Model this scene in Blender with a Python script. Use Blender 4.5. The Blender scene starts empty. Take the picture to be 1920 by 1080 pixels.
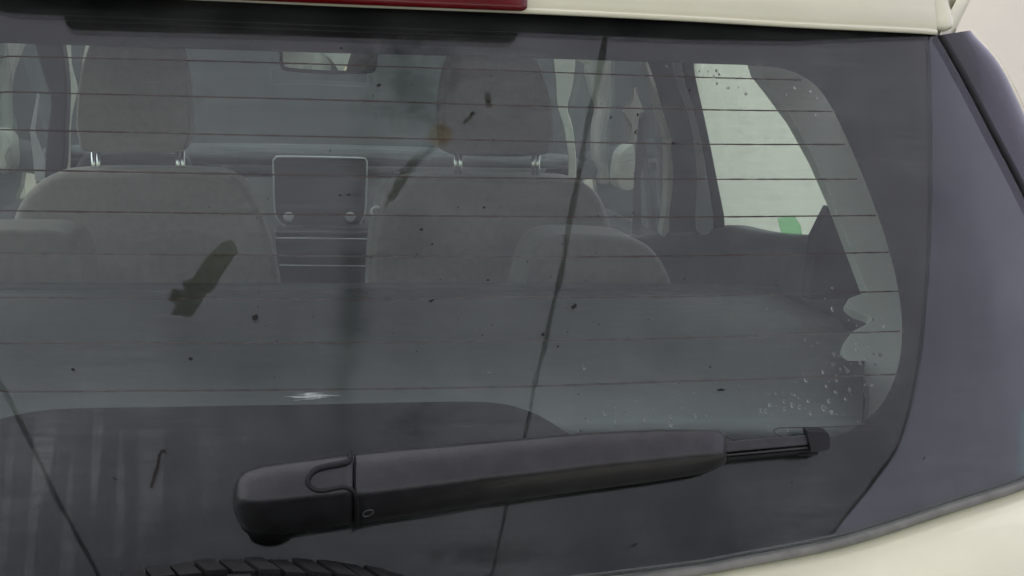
import bpy, bmesh, math, random
from mathutils import Vector, Matrix

random.seed(7)
SC = bpy.context.scene
COL = SC.collection

# ------------------------------------------------------------------ camera
FPX = 2500.0                      # focal length in pixels of a 1920 px wide frame
CAM_H = 1.40
ROT = (Matrix.Rotation(-0.1631, 3, 'Z') @ Matrix.Rotation(math.pi / 2 - 0.1603, 3, 'X')
       @ Matrix.Rotation(0.0278, 3, 'Z'))
cam_data = bpy.data.cameras.new('camera')
cam_data.sensor_width = 36.0
cam_data.lens = 36.0 * FPX / 1920.0
cam_data.clip_start = 0.02
cam_data.clip_end = 400.0
cam = bpy.data.objects.new('camera', cam_data)
cam.matrix_world = Matrix.Translation((0, 0, CAM_H)) @ ROT.to_4x4()
COL.objects.link(cam)
SC.camera = cam
ORG = Vector((0, 0, CAM_H))

# ------------------------------------------------------------------ light
SUN_EL, SUN_AZ = math.radians(58), math.radians(150)     # azimuth measured from +Y, clockwise
world = bpy.data.worlds.new('World')
SC.world = world
world.use_nodes = True
wn = world.node_tree.nodes
bg = wn['Background']
sky = wn.new('ShaderNodeTexSky')
sky.sky_type = 'NISHITA'
sky.sun_disc = False
sky.sun_elevation = SUN_EL
sky.sun_rotation = SUN_AZ
sky.air_density = 1.2
sky.dust_density = 3.0
world.node_tree.links.new(sky.outputs[0], bg.inputs[0])
bg.inputs[1].default_value = 0.15
sun_data = bpy.data.lights.new('sun', 'SUN')
sun_data.energy = 3.0
sun_data.angle = math.radians(0.6)
sun_data.color = (1.0, 0.96, 0.90)
sun = bpy.data.objects.new('sun', sun_data)
sdir = Vector((math.sin(SUN_AZ) * math.cos(SUN_EL), math.cos(SUN_AZ) * math.cos(SUN_EL), math.sin(SUN_EL)))
sun.rotation_euler = sdir.to_track_quat('Z', 'Y').to_euler()
sun.location = (0, 0, 12)
COL.objects.link(sun)

SC.view_settings.view_transform = 'Standard'
SC.view_settings.look = 'None'
SC.view_settings.exposure = 0.85
SC.view_settings.gamma = 1.0
SC.cycles.transparent_max_bounces = 32
SC.cycles.max_bounces = 12
SC.cycles.transmission_bounces = 12
SC.cycles.glossy_bounces = 6
SC.cycles.diffuse_bounces = 5
SC.cycles.sample_clamp_indirect = 6.0
SC.cycles.use_denoising = True


# ------------------------------------------------------------------ geometry of the rear glass and rays of the lens
def edge_turn(e):                 # the glass turns away towards the car's corners
    if e <= 0:
        return 0.0
    if e <= .13:
        return 6.733 * e ** 2.892
    return 6.733 * .13 ** 2.892 + 6.733 * 2.892 * .13 ** 1.892 * (e - .13)


def glass_y(x, z):                # z measured from the camera height
    dz = z + .15
    return (.93 + .5398 * dz + dz * dz / (2 * 2.272) + x * x / 2 * (.3181 + .0292 * dz)
            + edge_turn(abs(x) - .4362))


def ray(px, py):
    return ROT @ Vector(((px - 960) / FPX, -(py - 540) / FPX, -1.0))


def at_y(px, py, y):
    d = ray(px, py)
    return ORG + d * (y / d.y)


def at_x(px, py, x):
    d = ray(px, py)
    return ORG + d * (x / d.x)


def at_z(px, py, z):
    d = ray(px, py)
    return ORG + d * ((z - CAM_H) / d.z)


def gp(px, py, off=0.0):          # point on the rear glass (off metres towards the outside)
    d = ray(px, py)
    lo = hi = .45
    while hi < 2.2:
        hi = lo + .05
        q = d * hi
        if glass_y(q.x, q.z) - off < q.y:
            break
        lo = hi
    for _ in range(34):
        t = (lo + hi) / 2
        q = d * t
        if glass_y(q.x, q.z) - off < q.y:
            hi = t
        else:
            lo = t
    return ORG + d * t


def gs(x, z, off=0.0):            # world z on the glass surface
    return Vector((x, glass_y(x, z - CAM_H) - off, z))


def gnormal(x, z):
    h = 1e-3
    n = Vector(((glass_y(x + h, z - CAM_H) - glass_y(x - h, z - CAM_H)) / (2 * h), -1.0,
                (glass_y(x, z - CAM_H + h) - glass_y(x, z - CAM_H - h)) / (2 * h)))
    return n.normalized()


def crom(pts, n=8, closed=False):
    pts = [Vector(p) for p in pts]
    out = []
    m = len(pts)
    rng = range(m if closed else m - 1)
    for i in rng:
        if closed:
            p0, p1, p2, p3 = pts[i - 1], pts[i], pts[(i + 1) % m], pts[(i + 2) % m]
        else:
            p0, p1, p2, p3 = pts[max(i - 1, 0)], pts[i], pts[i + 1], pts[min(i + 2, m - 1)]
        for k in range(n):
            t = k / n
            out.append(.5 * ((2 * p1) + (p2 - p0) * t + (2 * p0 - 5 * p1 + 4 * p2 - p3) * t * t
                             + (3 * p1 - p0 - 3 * p2 + p3) * t ** 3))
    if not closed:
        out.append(pts[-1])
    return out


def resample(pts, n):
    L = [0.0]
    for a, b in zip(pts, pts[1:]):
        L.append(L[-1] + (b - a).length)
    out = []
    j = 0
    for i in range(n):
        s = L[-1] * i / (n - 1)
        while j < len(pts) - 2 and L[j + 1] < s:
            j += 1
        w = (s - L[j]) / max(L[j + 1] - L[j], 1e-9)
        out.append(pts[j].lerp(pts[j + 1], min(max(w, 0), 1)))
    return out


def interp(tab, x):
    if x <= tab[0][0]:
        return tab[0][1]
    for (a, b), (c, d) in zip(tab, tab[1:]):
        if x <= c:
            return b + (d - b) * (x - a) / (c - a)
    return tab[-1][1]


# ------------------------------------------------------------------ materials
def new_mat(name):
    m = bpy.data.materials.new(name)
    m.use_nodes = True
    nt = m.node_tree
    for n in list(nt.nodes):
        if n.type != 'OUTPUT_MATERIAL':
            nt.nodes.remove(n)
    return m, nt, nt.nodes['Material Output']


def N(nt, typ, **kw):
    n = nt.nodes.new(typ)
    for k, v in kw.items():
        setattr(n, k, v)
    return n


def setin(node, **kw):
    for k, v in kw.items():
        node.inputs[k.replace('_', ' ')].default_value = v


def ramp(nt, src, stops):
    r = N(nt, 'ShaderNodeValToRGB')
    e = r.color_ramp.elements
    while len(e) < len(stops):
        e.new(.5)
    for el, (p, c) in zip(e, stops):
        el.position = p
        el.color = (*c, 1) if not isinstance(c, (int, float)) else (c, c, c, 1)
    nt.links.new(src, r.inputs[0])
    return r.outputs[0]


def math_n(nt, op, a, b=None, clamp=False):
    n = N(nt, 'ShaderNodeMath', operation=op, use_clamp=clamp)
    for i, v in enumerate((a, b)):
        if v is None:
            continue
        if isinstance(v, (int, float)):
            n.inputs[i].default_value = v
        else:
            nt.links.new(v, n.inputs[i])
    return n.outputs[0]


def noise(nt, scale, detail=4, rough=.55, stretch=None, src='Object', loc=(0, 0, 0)):
    tc = N(nt, 'ShaderNodeTexCoord')
    mp = N(nt, 'ShaderNodeMapping')
    mp.inputs['Location'].default_value = loc
    if stretch:
        mp.inputs['Scale'].default_value = stretch
    nt.links.new(tc.outputs[src], mp.inputs[0])
    n = N(nt, 'ShaderNodeTexNoise')
    setin(n, Scale=scale, Detail=detail, Roughness=rough)
    nt.links.new(mp.outputs[0], n.inputs['Vector'])
    return n.outputs['Fac']


def pbr(name, col, rough=.5, metal=0.0, coat=0.0, var=.12, nscale=30, bump=0.0, bscale=200, spec=.5, stretch=None, sheen=0.0):
    m, nt, out = new_mat(name)
    b = N(nt, 'ShaderNodeBsdfPrincipled')
    setin(b, Roughness=rough, Metallic=metal)
    b.inputs['Specular IOR Level'].default_value = spec
    b.inputs['Coat Weight'].default_value = coat
    b.inputs['Coat Roughness'].default_value = .06
    b.inputs['Sheen Weight'].default_value = sheen
    f = noise(nt, nscale, 6, .6, stretch)
    lo = tuple(c * (1 - var) for c in col)
    hi = tuple(min(c * (1 + var), 1) for c in col)
    nt.links.new(ramp(nt, f, [(.3, lo), (.7, hi)]), b.inputs['Base Color'])
    if bump:
        bn = N(nt, 'ShaderNodeBump')
        bn.inputs['Strength'].default_value = bump
        bn.inputs['Distance'].default_value = .002
        nt.links.new(noise(nt, bscale, 3, .6), bn.inputs['Height'])
        nt.links.new(bn.outputs[0], b.inputs['Normal'])
    nt.links.new(b.outputs[0], out.inputs[0])
    return m


def glass_mat(name, tint, dust=0.0, dust_col=(.42, .42, .40), streaks=False, rough=.012):
    """thin sheet glass: per face a Fresnel reflection over a tinted pass-through, plus a film of dust"""
    m, nt, out = new_mat(name)
    geo = N(nt, 'ShaderNodeNewGeometry')
    dot = N(nt, 'ShaderNodeVectorMath', operation='DOT_PRODUCT')
    nt.links.new(geo.outputs['Incoming'], dot.inputs[0])
    nt.links.new(geo.outputs['Normal'], dot.inputs[1])
    c = math_n(nt, 'ABSOLUTE', dot.outputs['Value'])
    k = math_n(nt, 'POWER', math_n(nt, 'SUBTRACT', 1.0, c, True), 5.0)
    F = math_n(nt, 'ADD', math_n(nt, 'MULTIPLY', k, .958), .042)
    tr = N(nt, 'ShaderNodeBsdfTransparent')
    tr.inputs[0].default_value = (*[math.sqrt(t) for t in tint], 1)
    gl = N(nt, 'ShaderNodeBsdfGlossy')
    gl.inputs['Roughness'].default_value = rough
    mx = N(nt, 'ShaderNodeMixShader')
    nt.links.new(F, mx.inputs[0])
    nt.links.new(tr.outputs[0], mx.inputs[1])
    nt.links.new(gl.outputs[0], mx.inputs[2])
    res = mx.outputs[0]
    if dust:
        df = N(nt, 'ShaderNodeBsdfDiffuse')
        df.inputs[0].default_value = (*dust_col, 1)
        a = noise(nt, 9, 6, .65)
        d = ramp(nt, a, [(.36, .1), (.64, 1.9)])
        fine = ramp(nt, noise(nt, 1100, 3, .7), [(.35, .45), (.65, 1.6)])
        d = math_n(nt, 'MULTIPLY', d, fine)
        wipe = ramp(nt, noise(nt, 12, 6, .75, (1, 1, 18)), [(.38, .55), (.66, 1.55)])
        d = math_n(nt, 'MULTIPLY', d, wipe)
        if streaks:                 # water ran down the dusty glass and left cleaner tracks
            tc = N(nt, 'ShaderNodeTexCoord')
            sp = N(nt, 'ShaderNodeSeparateXYZ')
            nt.links.new(tc.outputs['Object'], sp.inputs[0])
            run = ramp(nt, noise(nt, 64, 2, .5, (1, .0, .05)), [(.47, 0.0), (.52, 1.0)])
            mxx = ramp(nt, math_n(nt, 'MULTIPLY', math_n(nt, 'ADD', sp.outputs['X'], .22), 4.0), [(.05, 0.0), (.25, 1.0), (.55, 1.0), (.8, 0.0)])
            mzz = ramp(nt, math_n(nt, 'MULTIPLY', math_n(nt, 'SUBTRACT', CAM_H - .19, sp.outputs['Z']), 8.0), [(.2, 0.0), (.55, 1.0)])
            zone = math_n(nt, 'MULTIPLY', mxx, mzz)
            film = math_n(nt, 'MULTIPLY', zone, math_n(nt, 'SUBTRACT', 1.0, math_n(nt, 'MULTIPLY', run, 1.55)))
            d = math_n(nt, 'MULTIPLY', d, math_n(nt, 'ADD', 1.0, film))
        d = math_n(nt, 'MULTIPLY', d, dust, True)
        m2 = N(nt, 'ShaderNodeMixShader')
        nt.links.new(d, m2.inputs[0])
        nt.links.new(res, m2.inputs[1])
        nt.links.new(df.outputs[0], m2.inputs[2])
        res = m2.outputs[0]
    nt.links.new(res, out.inputs[0])
    return m


MAT = {}
MAT['paint'] = pbr('cream_paint', (.76, .745, .545), .38, coat=.5, var=.05, nscale=7, bump=.03, bscale=900)
MAT['paint_in'] = pbr('beige_trim', (.38, .365, .315), .6, var=.08, nscale=12, bump=.1, bscale=500)
MAT['glass_outer'] = glass_mat('rear_glass_outer', (.87, .985, .94), .033, streaks=True)
MAT['glass_inner'] = glass_mat('rear_glass_inner', (.92, .985, .95), .016, dust_col=(.36, .46, .43))
MAT['glass_side'] = glass_mat('side_glass', (.89, .99, .945), .020, dust_col=(.16, .18, .16))
MAT['frit'] = pbr('black_ceramic_print', (.010, .0095, .011), .8, var=.2, nscale=300, spec=.0)
MAT['copper'] = pbr('brown_heater_print', (.038, .022, .016), .7, var=.3, nscale=120, spec=.1)
MAT['rubber'] = pbr('black_rubber', (.012, .012, .013), .6, var=.3, nscale=60, bump=.2, bscale=400, spec=.3)
MAT['seal'] = pbr('grey_rubber_seal', (.17, .17, .15), .6, var=.25, nscale=40)
MAT['wiper'] = pbr('satin_black_plastic', (.021, .021, .023), .40, var=.40, nscale=55, bump=.15, bscale=700, spec=.55)
MAT['gloss_black'] = pbr('gloss_black_plastic', (.028, .028, .034), .16, var=.2, nscale=8, spec=.5, coat=.3)
MAT['dark_plastic'] = pbr('dark_grey_plastic', (.035, .035, .042), .6, var=.15, nscale=20, bump=.1, bscale=500, spec=.3)
MAT['mid_plastic'] = pbr('mid_grey_plastic', (.10, .10, .11), .6, var=.12, nscale=20, bump=.1, bscale=500, spec=.3)
MAT['panel'] = pbr('grey_dash_panel', (.26, .27, .26), .7, var=.08, nscale=20, spec=.2)
MAT['dash'] = pbr('grained_dash_plastic', (.050, .053, .052), .7, var=.55, nscale=9, spec=.3, stretch=(1, 14, 14))
MAT['grey_trim'] = pbr('pale_grey_trim', (.38, .38, .385), .6, var=.08, nscale=14, bump=.1, bscale=500, spec=.3)
MAT['light_trim'] = pbr('pale_cream_trim', (.86, .86, .80), .6, var=.06, nscale=14, spec=.3)
MAT['cloth'] = pbr('grey_beige_cloth', (.235, .222, .195), .9, var=.10, nscale=70, bump=.5, bscale=600, spec=.1, sheen=.2)
MAT['cover'] = pbr('grey_cargo_cover', (.15, .16, .155), .8, var=.08, nscale=30, bump=.3, bscale=700, spec=.15)
MAT['chrome'] = pbr('chrome', (.80, .81, .82), .12, metal=1.0, var=.04)
MAT['silver'] = pbr('silver_trim', (.5, .5, .5), .35, metal=.6, var=.06)
MAT['screen'] = pbr('black_screen', (.012, .014, .015), .35, var=.1)
MAT['mirror'] = pbr('mirror_silver', (.86, .9, .88), .01, metal=1.0, var=.01)
MAT['red'] = pbr('red_lens', (.11, .001, .002), .12, var=.25, nscale=25, coat=.15, spec=.35)
MAT['tyre'] = pbr('tyre_rubber', (.016, .016, .016), .75, var=.35, nscale=30, bump=.4, bscale=250, spec=.25)
MAT['ground'] = pbr('grey_concrete_floor', (.18, .176, .165), .85, var=.15, nscale=3, bump=.3, bscale=60)
MAT['wall'] = pbr('pale_pink_plaster', (.89, .86, .715), .9, var=.03, nscale=2.2, bump=.25, bscale=40)
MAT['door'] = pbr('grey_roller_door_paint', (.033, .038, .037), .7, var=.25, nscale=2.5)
def sticker_material():
    m, nt, out = new_mat('green_film')
    tl = N(nt, 'ShaderNodeBsdfTranslucent')
    tr = N(nt, 'ShaderNodeBsdfTransparent')
    tl.inputs[0].default_value = (.45, .66, .46, 1)
    tr.inputs[0].default_value = (.66, .90, .68, 1)
    mx = N(nt, 'ShaderNodeMixShader')
    mx.inputs[0].default_value = .75
    nt.links.new(tl.outputs[0], mx.inputs[1])
    nt.links.new(tr.outputs[0], mx.inputs[2])
    nt.links.new(mx.outputs[0], out.inputs[0])
    return m


MAT['green'] = sticker_material()


def rust_material():
    m, nt, out = new_mat('rusty_brown_stain')
    tl = N(nt, 'ShaderNodeBsdfTranslucent')
    nt.links.new(ramp(nt, noise(nt, 40, 5, .7), [(.3, (.62, .42, .20)), (.7, (.95, .66, .34))]), tl.inputs[0])
    nt.links.new(tl.outputs[0], out.inputs[0])
    return m


MAT['rust'] = rust_material()


def tape_material(name, lo, hi):
    m, nt, out = new_mat(name)
    tl = N(nt, 'ShaderNodeBsdfTranslucent')
    nt.links.new(ramp(nt, noise(nt, 14, 5, .65), [(.3, lo), (.7, hi)]), tl.inputs[0])
    nt.links.new(tl.outputs[0], out.inputs[0])
    return m


MAT['beam'] = tape_material('dark_seam_tape', (.38, .37, .36), (.52, .50, .48))
MAT['patch'] = tape_material('dark_patch_tape', (.40, .38, .31), (.56, .53, .44))
MAT['dirt'] = pbr('dark_dirt', (.028, .025, .023), .95, var=.4, nscale=300, spec=.1)
MAT['pale_dirt'] = pbr('pale_scuff', (.38, .42, .40), .9, var=.3, nscale=300)
MAT['leaf'] = pbr('yellow_fleck', (.45, .42, .12), .8)


def canopy_material(name, lo, hi, stain_shade):
    """milky translucent sheet; stain blotches, plus shade painted into the colour towards the rear edge"""
    m, nt, out = new_mat(name)
    tl = N(nt, 'ShaderNodeBsdfTranslucent')
    df = N(nt, 'ShaderNodeBsdfDiffuse')
    f = ramp(nt, noise(nt, .9, 6, .6), [(.3, lo), (.7, hi)])
    tc = N(nt, 'ShaderNodeTexCoord')
    st = ramp(nt, noise(nt, 9, 4, .6), [(.66, 0.0), (.76, .25)])
    if stain_shade:
        for (x, y, rx, ry, amp) in ((.34, -.03, .20, .30, .9), (.24, -.36, .12, .16, .5), (.215, -1.15, .085, 1.15, .62), (.42, -.75, .2, .2, .35), (-.2, -1.5, .25, .2, .3), (.56, -1.86, .22, .26, .6), (1.10, -3.15, .50, .19, .9), (.30, -2.4, .5, .5, .35), (.75, -.35, .16, .10, .4)):
            mp = N(nt, 'ShaderNodeMapping')
            mp.inputs['Location'].default_value = (-x / rx, -y / ry, 0)
            mp.inputs['Scale'].default_value = (1 / rx, 1 / ry, 0)
            nt.links.new(tc.outputs['Object'], mp.inputs[0])
            ln = N(nt, 'ShaderNodeVectorMath', operation='LENGTH')
            nt.links.new(mp.outputs[0], ln.inputs[0])
            nz = noise(nt, 11.0, 9, .8, loc=(x, y, 0))
            v = math_n(nt, 'SUBTRACT', math_n(nt, 'MULTIPLY', math_n(nt, 'SUBTRACT', nz, .22), 3.4), ln.outputs['Value'])
            v = math_n(nt, 'MULTIPLY', ramp(nt, v, [(.0, 0.0), (.9, 1.0)]), amp)
            st = math_n(nt, 'MAXIMUM', st, v)
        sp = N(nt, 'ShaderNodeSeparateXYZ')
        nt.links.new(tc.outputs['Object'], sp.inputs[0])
        far = math_n(nt, 'ADD', math_n(nt, 'MULTIPLY', sp.outputs['Y'], -.24), math_n(nt, 'MULTIPLY', noise(nt, 1.3, 6, .65), .35))  # sheet colour darkens to the rear, painting in the fall-off of light
        g = ramp(nt, far, [(.25, 0.0), (.95, stain_shade)])
        rear_shade = g
    else:
        rear_shade = None
    mixc = N(nt, 'ShaderNodeMix', data_type='RGBA')
    if rear_shade is not None:
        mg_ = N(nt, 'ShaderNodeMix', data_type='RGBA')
        nt.links.new(rear_shade, mg_.inputs['Factor'])
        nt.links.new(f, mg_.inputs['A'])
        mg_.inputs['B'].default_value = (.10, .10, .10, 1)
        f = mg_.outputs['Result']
    nt.links.new(st, mixc.inputs['Factor'])
    nt.links.new(f, mixc.inputs['A'])
    mixc.inputs['B'].default_value = (.03, .032, .033, 1)
    for q in (tl, df):
        nt.links.new(mixc.outputs['Result'], q.inputs[0])
    mx = N(nt, 'ShaderNodeMixShader')
    mx.inputs[0].default_value = .30
    nt.links.new(tl.outputs[0], mx.inputs[1])
    nt.links.new(df.outputs[0], mx.inputs[2])
    nt.links.new(mx.outputs[0], out.inputs[0])
    return m


MAT['canopy_fill'] = canopy_material('fill_light_sheet', (.84, .83, .82), (.90, .89, .88), 0)  # brighter sheets added overhead and at left, out of view, as fill light
MAT['canopy_dim'] = canopy_material('stained_dim_sheet', (.42, .39, .43), (.48, .45, .49), .70)  # dimmer sheet with stains and shade painted in towards the rear
MAT['canopy_blue'] = canopy_material('bluish_translucent_sheet', (.485, .455, .555), (.565, .53, .64), 0)  # blue tint painted in for open sky light on the right


def drop_material():
    m, nt, out = new_mat('water')
    g = N(nt, 'ShaderNodeBsdfGlass')
    setin(g, IOR=1.33, Roughness=0.0)
    nt.links.new(g.outputs[0], out.inputs[0])
    return m


MAT['water'] = drop_material()


# ------------------------------------------------------------------ object helpers
def empty(name, loc, label, cat, group=None):
    o = bpy.data.objects.new(name, None)
    o.location = loc
    o.empty_display_size = .2
    COL.objects.link(o)
    o['label'] = label
    o['category'] = cat
    if group:
        o['group'] = group
    return o


ROOT_OF = {}


def link(name, mesh, mat, parent=None, label=None, smooth=True):
    o = bpy.data.objects.new(name, mesh)
    COL.objects.link(o)
    mats = mat if isinstance(mat, (list, tuple)) else [mat]
    if not mesh.materials:
        for k in mats:
            mesh.materials.append(MAT[k])
    if smooth:
        for p in mesh.polygons:
            p.use_smooth = True
    if parent is not None:
        o.parent = parent
        o.matrix_parent_inverse = Matrix.Translation(-parent.location)
    if label:
        o['label'] = label
    return o


def mesh_from(bm, name):
    bmesh.ops.recalc_face_normals(bm, faces=bm.faces)
    me = bpy.data.meshes.new(name)
    bm.to_mesh(me)
    bm.free()
    return me


def bev(o, w, seg=3, ang=35):
    b = o.modifiers.new('bevel', 'BEVEL')
    b.width = w
    b.segments = seg
    b.limit_method = 'ANGLE'
    b.angle_limit = math.radians(ang)
    b.harden_normals = False
    n = o.modifiers.new('wn', 'WEIGHTED_NORMAL')
    n.keep_sharp = True
    return o


def loft(rows, name, close_u=False, cap=False):
    bm = bmesh.new()
    vr = [[bm.verts.new(p) for p in r] for r in rows]
    for a, b in zip(vr, vr[1:]):
        n = len(a)
        for i in range(n if close_u else n - 1):
            j = (i + 1) % n
            try:
                bm.faces.new((a[i], a[j], b[j], b[i]))
            except ValueError:
                pass
    if cap:
        bm.faces.new(vr[0])
        bm.faces.new(list(reversed(vr[-1])))
    bmesh.ops.remove_doubles(bm, verts=bm.verts, dist=1e-6)
    return mesh_from(bm, name)


def prism(name, pts, ext, mat, parent=None, bevel=0.0, seg=3, label=None, ang=35):
    """closed outline (world points) pushed along the vector ext"""
    bm = bmesh.new()
    a = [bm.verts.new(p) for p in pts]
    b = [bm.verts.new(Vector(p) + Vector(ext)) for p in pts]
    bm.faces.new(a)
    bm.faces.new(list(reversed(b)))
    n = len(a)
    for i in range(n):
        bm.faces.new((a[i], b[i], b[(i + 1) % n], a[(i + 1) % n]))
    o = link(name, mesh_from(bm, name), mat, parent, label, smooth=bevel > 0)
    if bevel:
        bev(o, bevel, seg, ang)
    return o


def box(name, lo, hi, mat, parent=None, bevel=0.0, label=None):
    x0, y0, z0 = lo
    x1, y1, z1 = hi
    pts = [(x0, y0, z0), (x1, y0, z0), (x1, y1, z0), (x0, y1, z0)]
    return prism(name, [Vector(p) for p in pts], (0, 0, z1 - z0), mat, parent, bevel, label=label)


def tube_bm(bm, path, r, seg=8, flat=None):
    path = [Vector(p) for p in path]
    rings = []
    up = Vector((.13, .31, .94))
    for i, p in enumerate(path):
        t = (path[min(i + 1, len(path) - 1)] - path[max(i - 1, 0)]).normalized()
        a = t.cross(up).normalized()
        b = t.cross(a).normalized()
        rr = r[i] if isinstance(r, (list, tuple)) else r
        rings.append([bm.verts.new(p + a * rr * math.cos(2 * math.pi * k / seg) + b * rr * math.sin(2 * math.pi * k / seg)) for k in range(seg)])
    for x, y in zip(rings, rings[1:]):
        for k in range(seg):
            bm.faces.new((x[k], x[(k + 1) % seg], y[(k + 1) % seg], y[k]))
    bm.faces.new(rings[0])
    bm.faces.new(list(reversed(rings[-1])))


def tube(name, path, r, mat, parent=None, seg=8, label=None):
    bm = bmesh.new()
    tube_bm(bm, path, r, seg)
    return link(name, mesh_from(bm, name), mat, parent, label)


# ------------------------------------------------------------------ the place
ground = box('ground', (-14, -14, -.2), (18, 14, 0), 'ground')
ground['kind'] = 'structure'

WALL_Y = 6.0
wall = box('wall', (1.80, WALL_Y, 0), (11, WALL_Y + .25, 3.4), 'wall')
wall['label'] = 'pale pinkish plaster wall behind the car at upper right'
wall['category'] = 'wall'

rd = empty('roller_door', (-1.2, WALL_Y, 0), 'grey roller door in front of the car seen dimly through its windows', 'roller door')
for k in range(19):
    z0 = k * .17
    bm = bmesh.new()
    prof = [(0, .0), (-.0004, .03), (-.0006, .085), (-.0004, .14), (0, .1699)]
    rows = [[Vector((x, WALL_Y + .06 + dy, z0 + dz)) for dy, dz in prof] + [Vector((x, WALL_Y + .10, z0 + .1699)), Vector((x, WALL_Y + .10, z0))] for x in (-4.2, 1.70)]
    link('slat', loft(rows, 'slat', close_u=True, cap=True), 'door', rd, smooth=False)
box('door_frame', (1.70, WALL_Y - .04, 0), (1.797, WALL_Y + .16, 3.25), 'mid_plastic', rd, .01)

canopy = empty('canopy', (0, 0, 0), 'translucent white sheet canopy over the car, mirrored in the rear glass', 'canopy')
CZ = CAM_H + 1.9
J0, JS, JB = .9682, 2.2799, .0626        # seams: x = J0 + n*JS - JB*y
YR, YM, YF = -5.9, .42, 5.35              # rear edge, joint between dim and fill sheets, front edge


def jx(k, y):
    return J0 + k * JS - JB * y if k < 2 else 12.0


for n in range(-5, 3):
    YM = .42 if n < 1 else 2.4
    for (y0, y1, mt, dz_) in ((YR, YM, 'canopy_blue' if n == 2 else 'canopy_fill' if n < -1 else 'canopy_dim', 0), (YM - .08, YF, 'canopy_blue' if n == 2 else 'canopy_fill', .012)):
        rows = []
        for i in range(9):
            y = y0 + (y1 - y0) * i / 8
            rows.append([Vector((jx(n - 1, y) + (jx(n, y) - jx(n - 1, y)) * k / 6, y, CZ + .02 + dz_ + .006 * math.sin(k * .5236))) for k in range(7)])
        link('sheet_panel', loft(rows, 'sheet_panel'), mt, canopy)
for n in range(-5, 2):
    w = .008
    yy = [YR + (YF - YR) * i / 160 for i in range(161)]
    rows = []
    for y in yy:
        x = jx(n, y) + .004 * math.sin(y * 5.3 + n) + .0018 * math.sin(y * 13.1 + 2 * n) + random.uniform(-.0015, .0015)
        ww = w * random.uniform(.6, 1.3)
        rows.append([Vector((x - ww, y, CZ + .018)), Vector((x - ww, y, CZ)), Vector((x + ww, y, CZ)), Vector((x + ww, y, CZ + .018))])
    link('seam_strip', loft(rows, 'seam_strip', close_u=True, cap=True), 'beam', canopy)
for x in (-12.0, 11.6):
    for y in (-5.7, 5.2):
        box('post', (x - .06, y - .06, 0), (x + .06, y + .06, CZ - .003), 'seal', canopy, .01)
# a rusty rose with a slack cable, and a dark repair patch under the sheet
rc = [Vector((.470 + (.040 + .007 * math.sin(k * 2.3)) * math.cos(k * .3927), -.217 + (.046 + .006 * math.cos(k * 3.1)) * math.sin(k * .3927), CZ - .004)) for k in range(16)]
bm = bmesh.new()
bm.faces.new([bm.verts.new(p) for p in rc])
link('rust_patch', mesh_from(bm, 'rust_patch'), 'rust', canopy, 'rusty brown patch under the sheet')
tube('cable', crom([(.457, -.264, CZ - .012), (.415, -.297, CZ - .02), (.38, -.345, CZ - .02), (.353, -.417, CZ - .015), (.331, -.491, CZ - .008), (.31, -.542, CZ + .006)], 6),
     [.013] * 6 + [.017] * 8 + [.019] * 6 + [.014] * 6 + [.006] * 5, 'beam', canopy, 6)
prism('repair_patch', [Vector((x, y, CZ + .002)) for x, y in ((-.225, -.722), (-.205, -.775), (-.275, -.905), (-.31, -.985), (-.33, -.99), (-.397, -1.125), (-.476, -1.106), (-.445, -1.045), (-.478, -1.03), (-.455, -.965), (-.411, -.985), (-.42, -.93), (-.376, -.915), (-.334, -.822), (-.253, -.725))],
      (0, 0, .012), 'patch', canopy, .004, label='dark ragged repair patch')
prism('repair_patch', [Vector((x, y, CZ + .004)) for x, y in ((.600, -.045), (.618, -.040), (.632, -.09), (.612, -.098))], (0, 0, .008), 'beam', canopy)
tube('torn_thread', [Vector((.578, -.112, CZ)), Vector((.562, -.13, CZ - .006)), Vector((.545, -.16, CZ))], .006, 'beam', canopy, 5)

# ------------------------------------------------------------------ the car
XC = .05
car = empty('car', (XC, 2.0, 0), 'cream car with dusty dark rear window, black rear wiper and spare wheel on the tailgate', 'car')
P = lambda name, *a, **k: None

# --- rear glass outline
top_px = [(960, 24), (1280, 40), (1500, 54), (1757, 66)]
right_px = [(1757, 66), (1800, 140), (1850, 235), (1920, 370), (1985, 520), (2020, 650), (2030, 760), (2020, 862)]
bot_px = [(2020, 862), (1920, 905), (1780, 950), (1580, 1013), (1380, 1053), (1280, 1070), (1000, 1103), (700, 1118)]
R_edge = [gp(*p) for p in crom([(x, y, 0) for x, y in right_px], 8) for p in [(p.x, p.y)]]
B_edge = [gp(p.x, p.y) for p in crom([(x, y, 0) for x, y in bot_px], 8)]
T_edge = [gp(p.x, p.y) for p in crom([(x, y, 0) for x, y in top_px], 8)]
zt_tab = sorted((abs(p.x - XC), p.z + .012) for p in T_edge)
zb_tab = sorted((abs(p.x - XC), p.z) for p in B_edge)
xr_tab = sorted((p.z, p.x - XC) for p in R_edge)
zlo, zhi = xr_tab[0][0], xr_tab[-1][0]


def glass_patch(u, v, off):       # u -1..1 across, v 0..1 up
    hw_t, hw_b = xr_tab[-1][1], xr_tab[0][1]
    zr = zlo + (zhi - zlo) * v
    hw = interp(xr_tab, zr)
    xw = abs(u) * hw
    zb = interp(zb_tab, min(xw * hw_b / hw, hw_b))
    zt = interp(zt_tab, min(xw * hw_t / hw, hw_t))
    return gs(XC + math.copysign(xw, u), zb + (zt - zb) * v, off)


def usamp(n):
    out = []
    for i in range(n + 1):
        t = -1 + 2 * i / n
        out.append(math.copysign(abs(t) ** .8, t))
    return out


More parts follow.
